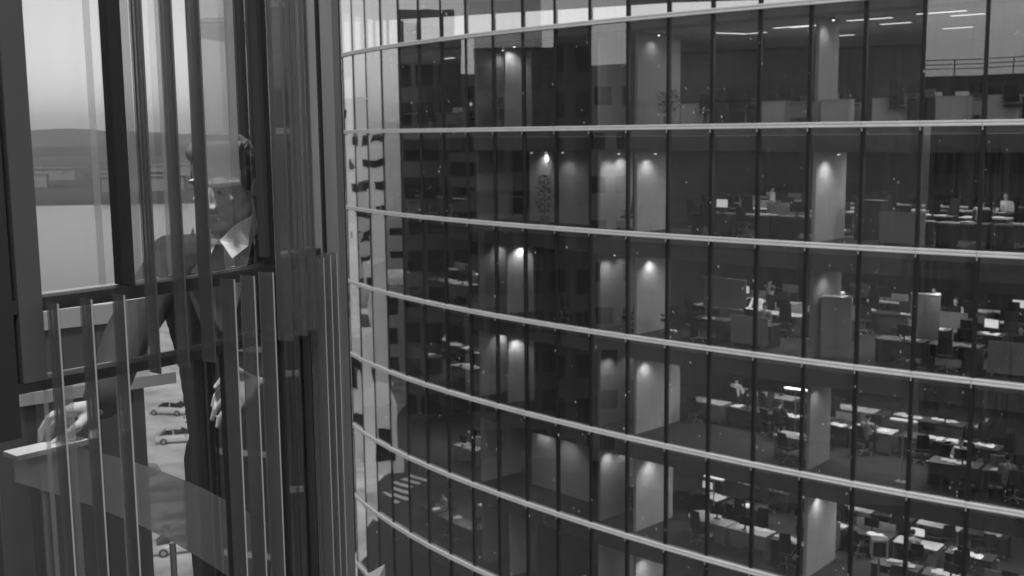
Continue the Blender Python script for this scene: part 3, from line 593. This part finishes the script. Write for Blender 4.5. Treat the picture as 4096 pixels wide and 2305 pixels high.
for s, dl in rows.items():
    for kb, dd in [(k, d) for k in (13, 14, 15, 16, 17, 18, 19, 20) for d in dl]+[(k, d) for k in (3, 4, 5, 6) for d in dl[:2]]:
        k = kb+.5; p = fk(k, dd)
        if p.x/p.y > 0.455 or rf.random() < (0.12 if kb > 8 else 0.3): continue
        if kb in (17,) and dd < 3: continue
        if kb == 13 and dd < 3.4: continue
        ex = DEEP[dl.index(dd)]; flip = math.pi if rf.random() < .4 else 0.0
        pale = rf.random() < .35; dk = DESKP if pale else DESKD; nm = 'pale' if pale else 'dark'
        k += rf.uniform(-.06, .06)
        place(dk, s, k, dd, flip, f"{nm} office desk, {where(s, kb, ex)}")
        if s in rows and rf.random() < .2 and s > 1: SEATS.append((s, k, dd, flip, where(s, kb, ex)))
        hi = rf.random() < .35
        place(CHH if hi else CHL, s, k, dd, flip+rf.uniform(-.5, .5), f"{'high-backed' if hi else 'low-backed'} black chair, {where(s, kb, ex)}", 0, rf.uniform(-.2, .2), -.62)
        if rf.random() < .85:
            lit = rf.random() < .16
            place(MOL if lit else MOD, s, k, dd, flip+rf.uniform(-.25, .25), f"{'lit' if lit else 'dark'} monitor, {where(s, kb, ex)}", .74, rf.uniform(-.3, .3), .15)
        for q_ in range(rf.choice((1, 1, 2))):
            j = (rf.randrange(3)+q_) % 3 if q_ == 0 else (j+1) % 3
            place(PAP[j], s, k, dd, flip, f"{['loose', 'piled', 'spread'][j]} white papers, {where(s, kb, ex)}", .74, rf.uniform(-.45, .45), rf.uniform(-.25, .1))
        if rf.random() < .22:
            place(SCR, s, k, dd, flip, f"pale desk screen, {where(s, kb, ex)}", 0, 0, .46)
def one(proto, s, k, d, rot, label, z=0.0, group=None): return place(proto, s, k, d, rot, label, z, 0, 0, group)
for k in (14.35, 16.1, 17.35, 18.3, 19.4, 20.2): one(CAB, 1, k, .75, math.pi, f"pale low cabinet standing at the glass, {where(1, k)}", group='pale low cabinets along the top storey')
one(CABT, 3, 17.35, 1.1, .3, 'tall pale cupboard beside the spotlit wall end, third full storey down')
one(CABT, 3, 18.6, 3.2, .3, 'tall pale cupboard standing among the crowded desks, third full storey down')
one(CABD, 2, 14.6, 9.5, 0, 'dark filing cabinet behind the desks on the second full storey')
one(CABD, 3, 15.6, 9.6, 0, 'dark filing cabinet behind the desks on the third full storey')
one(CABD, 2, 17.6, 2.6, 0, 'dark filing cabinet right of the spotlit wall end, second full storey')
one(CABT, 2, 15.2, 8.0, 0, 'tall pale cupboard at the back of the second full storey')
for (s, k, d, lb) in ((4, 16.0, 3.0, 'lit floor lamp left of the spotlit wall end, fourth full storey down'), (4, 18.7, 1.0, 'lit floor lamp standing alone by the glass, fourth full storey down'),
                      (5, 14.2, 2.6, 'lit floor lamp among the desks, fifth full storey down')): one(LAMP, s, k, d, 0, lb)
one(PLA, 2, 10.2, .75, 0, 'tall leafy potted tree at the glass of the second full storey')
one(PLB, 2, 4.5, .9, 0, 'potted shrub at the glass near the left end, second full storey')
one(PLB, 1, 8.6, .9, .8, 'potted shrub in the middle of the top storey')
one(PLB, 5, 12.5, 1.7, .5, 'potted shrub against the spotlit wall, fifth full storey down')
one(PLB, 1, 13.6, 1.0, 2., 'potted shrub in front of the wall end, top storey')
one(CHH, 3, 12.6, 1.0, 2.6, 'high-backed black chair in front of the spotlit wall, third full storey')
one(CHL, 3, 13.45, 1.5, 1.2, 'low black chair turned sideways by the second spotlit wall, third full storey')
one(CHL, 3, 10.6, 1.0, .3, 'black chair in the dark room, third full storey down')
one(CHH, 2, 12.55, 1.1, 2.9, 'high-backed black chair in front of the spotlit wall, second full storey')
wb = thing('whiteboard', 'white board standing in the open office of the third full storey', 'whiteboard'); p = fk(14.1, 3.4); wb.location = (p.x, p.y, zb(3)+.012); wb.rotation_euler = (0, 0, heading(15))
b = MB(); b.box((0, 0, 1.35), (1.8, .03, 1.1)); b.build('board', M['citym'], wb)
for x in (-.8, .8): b = MB(); b.box((x, .02, .7), (.04, .04, 1.4)); b.box((x, 0, .02), (.05, .5, .04)); b.build('leg', M['steel'], wb)
b = MB(); b.box((0, -.04, .78), (1.7, .07, .02)); b.build('pen_tray', M['steel'], wb)
for s, k, d in ((1, 8.6, 2.0), (1, 15.9, 2.6), (1, 17.6, 2.0), (1, 19.0, 1.5), (1, 14.2, 3.2)):
    r_ = thing('ceiling_light', f"lit strip light on the ceiling, {where(s, k)}", 'ceiling light', group='strip lights on the top storey ceiling')
    p = fk(k, d); r_.location = (p.x, p.y, zb(0)-.395); r_.rotation_euler = (0, 0, heading(k)+(0 if k > 15.5 else 1.2))
    L = 3.4 if k > 19 else 1.5
    b = MB(); b.box((0, 0, -.02), (L, .26, .05)); b.build('housing', M['cab'], r_); b = MB(); b.box((0, 0, -.048), (L-.06, .22, .005)); b.build('diffuser', M['lampon'], r_)
tv = thing('wall_television', 'small boxed television on the pillar of the fifth full storey', 'television'); p = fk(18.35, .9); tv.location = (p.x, p.y, zb(5)+1.2); tv.rotation_euler = (0, 0, heading(19)+.5)
b = MB(); b.box((0, 0, .3), (.5, .45, .6)); b.build('casing', M['cab'], tv); b = MB(); b.box((-.02, -.228, .29), (.4, .006, .48)); b.build('screen', M['screen'], tv); b = MB(); b.tube((0, 0, -1.19), (0, 0, 0), .03); b.build('stand', M['steel'], tv)

# ------------------------------------------------------------------ the man in the gallery
def fuse(name, b, vox, m, parent, smooth=3, fac=0.5):
    me = b.mesh(name+'_raw'); o = bpy.data.objects.new(name+'_raw', me); COL.objects.link(o)
    r_ = o.modifiers.new('r', 'REMESH'); r_.mode = 'VOXEL'; r_.voxel_size = vox
    s_ = o.modifiers.new('s', 'SMOOTH'); s_.factor = fac; s_.iterations = smooth
    dg = bpy.context.evaluated_depsgraph_get(); dg.update()
    me2 = bpy.data.meshes.new_from_object(o.evaluated_get(dg)); me2.name = name
    bpy.data.objects.remove(o); bpy.data.meshes.remove(me)
    me2.materials.clear(); me2.materials.append(m); me2.polygons.foreach_set('use_smooth', [True]*len(me2.polygons))
    return link(name, me2, parent)
V = Vector
Z = lambda x, y, z: V((x, y, z+EYE))
man = thing('person', 'man in dark suit and tie behind the slats, one hand on the pale rail', 'person')
HC = Z(-.738, 2.93, -.118)                                  # middle of the head
HR = Matrix.Rotation(R(-13), 3, 'Z') @ Matrix.Rotation(R(11), 3, 'X')   # turned to one side, looking down
def hp(x, y, z): return HC+HR @ V((x, y, z))
b = MB()
b.ball(hp(0, .012, .035), (.077, .097, .083), 24, 16, HR)                # cranium
b.ball(hp(0, -.020, -.035), (.064, .070, .085), 20, 14, HR)              # face
b.ball(hp(0, -.052, -.092), (.030, .030, .026), 14, 10, HR)              # chin
for sx in (-1, 1):
    b.ball(hp(sx*.040, -.012, -.075), (.026, .045, .030), 12, 8, HR)      # jaw
    b.ball(hp(sx*.036, -.062, -.030), (.022, .013, .015), 12, 8, HR)      # cheek
    b.ball(hp(sx*.030, -.078, .020), (.026, .010, .008), 12, 8, HR)       # brow ridge
    b.ball(hp(sx*.076, .012, -.012), (.008, .018, .032), 10, 8, HR)       # ear
    b.ball(hp(sx*.011, -.098, -.045), (.008, .010, .008), 8, 6, HR)       # nostril wing
b.cap(hp(0, -.082, .012), hp(0, -.102, -.040), .0075, .0105, 10)            # nose
b.ball(hp(0, -.084, -.069), (.023, .008, .005), 12, 8, HR); b.ball(hp(0, -.081, -.079), (.020, .009, .006), 12, 8, HR)  # lips
NB = Z(-.735, 3.03, -.30)
b.cap(hp(0, .028, -.06), NB, .058, .064)                                  # neck
SHL, ELL, WRL = Z(-.885, 2.955, -.325), Z(-.925, 2.70, -.47), Z(-.918, 2.475, -.590)
SHR, ELR, WRR = Z(-.665, 3.14, -.335), Z(-.675, 3.13, -.60), Z(-.662, 2.93, -.640)
HIP = Z(-.80, 3.28, -.88)
def trunk(b, e):
    b.cap(SHL, SHR, .060+e, .060+e); b.cap(NB, (SHL+SHR)/2+V((0, 0, -.02)), .07+e, .09+e)
    for t, rx, ry in [(0.12+.08*i, .178-.030*min(1, i/5), .115+.004*math.sin(i*.5)) for i in range(13)]:
        c = ((SHL+SHR)/2).lerp(HIP, t); b.ball(c, (rx+e, ry+e, .12), 20, 12)
def arm(b, e, S, E_, W, cut=1.0):
    b.cap(S, E_, .052+e, .042+e); b.cap(E_, E_.lerp(W, cut), .042+e, .027+e*1.3)
FT = [Z(-.90, 3.26, -1.76), Z(-.74, 3.32, -1.76)]
def legs(b, e):
    for i, sx in enumerate((-.08, .07)):
        h_ = HIP+V((sx, 0, -.06)); kn = h_.lerp(FT[i], .5)+V((0, -.02, 0)); b.cap(h_, kn, .085+e, .055+e); b.cap(kn, FT[i], .055+e, .038+e)
trunk(b, 0); arm(b, 0, SHL, ELL, WRL); arm(b, 0, SHR, ELR, WRR); legs(b, 0)
for i in range(2): b.cap(FT[i]+V((0, .03, .005)), FT[i]+V((0, -.16, -.005)), .042, .034)
def hand(b, W, pal, fingers, thumb, r=.0088):
    """W wrist, pal: knuckle points, fingers: chains of points"""
    for kx in pal: b.cap(W, kx, .021, .0125, 10)
    for a, c in zip(pal, pal[1:]): b.cap(a, c, .0125, .0125, 10)
    for f in fingers:
        for i in range(len(f)-1): b.cap(f[i], f[i+1], r*(1-.10*i), r*(1-.10*(i+1)), 10)
    for i in range(len(thumb)-1): b.cap(thumb[i], thumb[i+1], .0125-.002*i, .0115-.002*i, 10)
# resting hand: fingers lie along the board edge and fold down over its corner
WL2 = WRL+V((-.012, -.012, -.006))
kn = [Z(-.972, 2.418, -.592), Z(-.964, 2.436, -.588), Z(-.957, 2.455, -.592), Z(-.951, 2.472, -.600)]
fing = []
for i, p in enumerate(kn):
    d = V((-.032-.003*i, -.020+.004*i, -.008)); L = (1.0, 1.1, 1.03, .85)[i]
    p1 = p+d*L; p2 = p1+V((-.016, -.008, -.026))*L; p3 = p2+V((-.003, -.003, -.030))*L; fing.append([p, p1, p2, p3])
th = [WL2+V((-.005, -.022, -.012)), Z(-.945, 2.402, -.622), Z(-.972, 2.385, -.640), Z(-.992, 2.374, -.652)]
hand(b, WL2, kn, fing, th)
# other hand hangs forward, fingers spread and slightly curled
WR2 = WRR+V((-.014, -.018, -.004))
DH = V((-.022, .13, -.028)); kr = [q+DH for q in (Z(-.690, 2.735, -.592), Z(-.684, 2.728, -.612), Z(-.676, 2.722, -.631), Z(-.666, 2.720, -.648))]
fr = []
for i, p in enumerate(kr):
    L = (1.0, 1.12, 1.02, .82)[i]; sp = i*.004
    p1 = p+V((-.030, -.022, -.016-sp))*L; p2 = p1+V((-.017, -.012, -.022-sp*.4))*L; p3 = p2+V((-.006, -.004, -.022))*L; fr.append([p, p1, p2, p3])
th2 = [WR2+V((-.004, -.006, .012)), Z(-.690, 2.728, -.566)+DH, Z(-.716, 2.708, -.583)+DH, Z(-.732, 2.695, -.604)+DH]
hand(b, WR2, kr, fr, th2)
body = fuse('body', b, .0036, M['skin'], man, 2)
# clothes
b = MB(); trunk(b, .013); arm(b, .014, SHL, ELL, WRL, .93); arm(b, .014, SHR, ELR, WRR, .90)
b.cap(HIP+V((-.04, 0, -.02)), HIP+V((.04, 0, -.02)), .12, .12); fuse('jacket', b, .007, M['suit'], man, 3)
b = MB(); legs(b, .014); b.cap(HIP+V((-.05, 0, -.03)), HIP+V((.05, 0, -.03)), .11, .11); fuse('trousers', b, .01, M['suit'], man, 3)
for f in FT: b = MB(); b.cap(f+V((0, .04, .0)), f+V((0, -.17, -.012)), .048, .04); b.build('shoe', M['chair'], man, True)
for W, E_ in ((WRL, ELL), (WRR, ELR)): b = MB(); d = (E_-W).normalized(); b.tube(W+d*.006, W+d*.03, .036, .040, 18); b.build('shirt_cuff', M['shirt'], man, True)
# hair: cap over the skull, side parting, short sides
b = MB()
b.ball(hp(0, .020, .047), (.081, .098, .080), 24, 16, HR); b.ball(hp(.008, -.040, .094), (.064, .040, .026), 16, 10, HR); b.ball(hp(-.040, -.022, .085), (.034, .05, .030), 14, 10, HR)
for sx in (-1, 1): b.ball(hp(sx*.070, .012, .018), (.013, .045, .042), 12, 8, HR)
b.ball(hp(0, .085, -.02), (.06, .035, .06), 14, 10, HR)
rh = random.Random(3)
for i in range(46):
    x_ = rh.uniform(-.062, .062); a_ = rh.uniform(-.2, .9); q0 = hp(x_, -.075+.02*abs(x_)/.06, .088-.35*abs(x_)); q1 = hp(x_*1.05+.012, -.02+.07*a_, .131-.5*x_*x_/.06-.02*a_*a_+rh.uniform(0, .006)); b.cap(q0.lerp(q1, .25), q1, .0065, .004, 6)
fuse('hair', b, .0034, M['hair'], man, 1)
for sx in (-1, 1):
    b = MB(); b.ball(hp(sx*.031, -.073, -.002), .0125, 14, 10); e_ = b.build('eye', M['eyew'], man, True)
    b = MB(); b.ball(hp(sx*.031-.001, -.0815, -.006), .0062, 10, 8); b.build('iris', M['eyed'], e_, True)
    b = MB(); b.ball(hp(sx*.031, -.0755, .0045), (.0155, .0125, .006), 12, 8, HR); b.build('eyelid', M['skin'], man, True)
    b = MB(); b.ball(hp(sx*.032, -.0855, .021), (.020, .005, .004), 12, 8, HR); b.build('eyebrow', M['brow'], man, True)
b = MB(); b.ball(hp(0, -.090, -.0745), (.0215, .004, .0022), 12, 8, HR); b.build('mouth', M['lip'], man, True)
# shirt front, collar, tie
ch = (SHL+SHR)/2
def patch(name, m, pts, th_, n_=V((.1, -.97, .2))):
    n_ = n_.normalized(); b = MB(); N = len(pts); pts = [V(p)+(V((0, .012, 0)) if name == 'collar' else V((-.02, .05, 0))) for p in pts]; vs = [V(p) for p in pts]+[V(p)+n_*th_ for p in pts]
    b.add(vs, [tuple(range(N-1, -1, -1)), tuple(range(N, 2*N))]+[(i, (i+1) % N, N+(i+1) % N, N+i) for i in range(N)]); return b.build(name, m, man)
patch('shirt_front', M['shirt'], [Z(-.800, 2.900, -.255), Z(-.765, 2.872, -.33), Z(-.735, 2.856, -.43), Z(-.712, 2.862, -.50), Z(-.690, 2.870, -.43), Z(-.668, 2.895, -.33), Z(-.655, 2.925, -.255)], .006)
patch('tie', M['tie'], [Z(-.748, 2.858, -.262), Z(-.752, 2.846, -.30), Z(-.758, 2.835, -.44), Z(-.728, 2.834, -.50), Z(-.700, 2.838, -.44), Z(-.718, 2.850, -.30), Z(-.716, 2.860, -.262)], .010)
patch('collar', M['shirt'], [Z(-.808, 2.91, -.205), Z(-.790, 2.868, -.29), Z(-.764, 2.842, -.312), Z(-.742, 2.848, -.262), Z(-.775, 2.862, -.225)], .007)
patch('collar', M['shirt'], [Z(-.668, 2.93, -.205), Z(-.672, 2.88, -.28), Z(-.705, 2.845, -.308), Z(-.735, 2.848, -.262), Z(-.700, 2.868, -.225)], .007)
for pts in ([Z(-.815, 2.93, -.24), Z(-.840, 2.875, -.34), Z(-.785, 2.842, -.47), Z(-.715, 2.838, -.56), Z(-.728, 2.848, -.48), Z(-.770, 2.862, -.36)],
            [Z(-.640, 2.95, -.24), Z(-.618, 2.905, -.34), Z(-.650, 2.855, -.47), Z(-.712, 2.838, -.56), Z(-.690, 2.850, -.48), Z(-.660, 2.885, -.36)]): patch('lapel', M['suit'], pts, .009)

# ------------------------------------------------------------------ fine rain between the two buildings
rr = random.Random(77); b = MB()
for i in range(380):
    y = rr.uniform(5, 30); x = rr.uniform(-.16, .46)*y; z = EYE+rr.uniform(-.42, .13)*y
    L = rr.choice((.005, .008, .014, .02))*y*0.16; wd = .0011*y*rr.uniform(.35, .8); a = rr.uniform(-.5, .35)
    d = V((math.sin(a), 0, math.cos(a)))*L; s_ = V((math.cos(a), 0, -math.sin(a)))*wd*.5; c = V((x, y, z))
    f_ = V((0, wd*.5, 0)); b.add([c-d*.5, c+s_, c+f_, c-s_, c-f_, c+d*.5], [(0, 2, 1), (0, 3, 2), (0, 4, 3), (0, 1, 4), (5, 1, 2), (5, 2, 3), (5, 3, 4), (5, 4, 1)])
tag(b.build('rain', M['rain']), kind='stuff')

# ------------------------------------------------------------------ added lamp, out of view under the gallery ceiling, to light the man
gl_ = thing('fill_lamp', 'added round fill lamp, out of view under the gallery ceiling, lighting the man', 'lamp', (-.885, 2.54, CE-.025))
b = MB(); b.tube((0, 0, -.03), (0, 0, .02), .09, .09, 20); b.build('housing', M['steel'], gl_); b = MB(); b.tube((0, 0, -.036), (0, 0, -.031), .08, .08, 20); b.build('diffuser', M['lampon'], gl_)
ld = bpy.data.lights.new('man_fill', 'AREA'); ld.shape = 'DISK'; ld.size = .16; ld.energy = 60.0
lo_ = bpy.data.objects.new('man_fill', ld); COL.objects.link(lo_); lo_.parent = gl_; lo_.location = (0, 0, -.045)

# ------------------------------------------------------------------ people at their desks behind the glass
def worker(name, top):
    r_ = thing(name, '', 'person', group='people working at desks behind the glass'); b = MB(); q = V
    b.cap(q((0, 0, .55)), q((0, .03, .95)), .14, .15); b.cap(q((-.17, .03, 1.02)), q((.17, .03, 1.02)), .065, .065); b.cap(q((0, .03, 1.05)), q((0, .05, 1.15)), .055, .05)
    b.ball(q((0, .055, 1.26)), (.075, .095, .115), 14, 10); b.ball(q((0, .15, 1.245)), (.012, .018, .02), 8, 6); b.ball(q((0, .12, 1.20)), (.035, .03, .03), 8, 6)
    for x in (-1, 1):
        b.cap(q((x*.2, .03, 1.0)), q((x*.25, .12, .76)), .05, .042); b.cap(q((x*.25, .12, .76)), q((x*.14, .38, .79)), .04, .028); b.cap(q((x*.14, .38, .79)), q((x*.11, .46, .79)), .03, .018)
        b.cap(q((x*.1, 0, .56)), q((x*.12, .42, .54)), .085, .06); b.cap(q((x*.12, .42, .54)), q((x*.12, .40, .1)), .058, .04); b.cap(q((x*.12, .38, .06)), q((x*.12, .52, .04)), .04, .03)
    fuse('body', b, .014, M['skin'], r_, 2); b = MB()
    b.cap(q((0, 0, .55)), q((0, .03, .95)), .155, .165); b.cap(q((-.17, .03, 1.02)), q((.17, .03, 1.02)), .078, .078)
    for x in (-1, 1): b.cap(q((x*.2, .03, 1.0)), q((x*.25, .12, .76)), .062, .054); b.cap(q((x*.25, .12, .76)), q((x*.16, .33, .785)), .053, .040)
    fuse('shirt', b, .016, top, r_, 2); b = MB()
    for x in (-1, 1): b.cap(q((x*.1, 0, .56)), q((x*.12, .42, .54)), .097, .072); b.cap(q((x*.12, .42, .54)), q((x*.12, .40, .1)), .07, .052)
    fuse('trousers', b, .016, M['suit'], r_, 2); b = MB(); b.ball(q((0, .035, 1.295)), (.083, .098, .095), 14, 10); b.build('hair', M['chair'], r_, True)
    return r_
WK = [worker('seated_worker', M['shirt']), worker('office_worker', M['suit']), worker('desk_worker', M['carg'])]
for i, (s, k, dd, flip, wh) in enumerate(SEATS):
    j = i % 3; place(WK[j], s, k, dd, flip, f"person in {['white', 'dark', 'grey'][j]} top, {wh}", 0, 0, -.60)

# ------------------------------------------------------------------ damp air over the river
hz = bpy.data.materials.new('haze'); hz.use_nodes = True; hn = hz.node_tree.nodes; hn.clear(); ho = hn.new('ShaderNodeOutputMaterial'); hv = hn.new('ShaderNodeVolumePrincipled')
hv.inputs['Color'].default_value = (1, 1, 1, 1); hv.inputs['Density'].default_value = 0.0002; hz.node_tree.links.new(hv.outputs[0], ho.inputs['Volume'])
b = MB(); b.box((0, 900, 62), (8400, 10400, 126)); tag(b.build('haze', hz), kind='stuff')

# ------------------------------------------------------------------ trees on the square
def tree(label, x, y, h, seed):
    rr = random.Random(seed); r_ = thing('street_tree', label, 'tree', (x, y, 0), 0, 'trees on the paved square'); b = MB()
    b.tube((0, 0, 0), (.1, 0, h*.45), .22, .14, 8)
    tips = []
    for i in range(7): a = rr.uniform(0, math.tau); q = Vector((math.cos(a)*h*.24, math.sin(a)*h*.24, h*rr.uniform(.6, .9))); b.tube((.1, 0, h*.42), q, .1, .03, 6); tips.append(q)
    b.build('trunk', M['deskd'], r_); b = MB()
    for i in range(1500):
        c = rr.choice(tips); p = c+Vector((rr.gauss(0, 1), rr.gauss(0, 1), rr.gauss(0, .8)))*h*.11; u = Vector((rr.gauss(0, 1), rr.gauss(0, 1), rr.gauss(0, 1))).normalized(); v = u.orthogonal().normalized(); z = rr.uniform(.12, .26)
        b.add([p-u*z, p+v*z*.5, p+u*z, p-v*z*.5], [(0, 1, 2, 3)])
    b.build('crown', M['leaf'], r_)
tree('leafy tree on the square behind the black mullion', -25.5, 98, 6.5, 1); tree('taller leafy tree at the right edge of the square', -22.3, 93, 7.5, 2); tree('small leafy tree at the far edge of the square', -34.5, 128, 5.5, 3)
rt = thing('round_table', 'white round table among the desks of the fifth full storey', 'table'); p = fk(14.25, 1.9); rt.location = (p.x, p.y, zb(5)+.012)
b = MB(); b.tube((0, 0, .71), (0, 0, .74), .6, .6, 28); b.build('tabletop', M['paper'], rt); b = MB(); b.tube((0, 0, .03), (0, 0, .71), .04); b.tube((0, 0, 0), (0, 0, .03), .3, .26, 20); b.build('pedestal', M['steel'], rt)
rt2 = copy_tree(rt); p = fk(9.0, 3.6); rt2.location = (p.x, p.y, zb(3)+.012); rt2['label'] = 'white round table behind the curved wall of the third full storey'

for i, (lb, pt, x, y, a) in enumerate((('white hatchback beside the small tree at the far edge of the square', 'carw', -37.5, 121, 170), ('black car parked just behind the white saloon', 'card', -31.0, 117.5, 15),
        ('pale car seen through the translucent panel, below the grey car', 'carw', -25.6, 84.6, 15), ('grey car alone at the left of the square', 'carg', -33.8, 98.0, 30))): make_car(lb, M[pt], (x, y, .02), R(a))
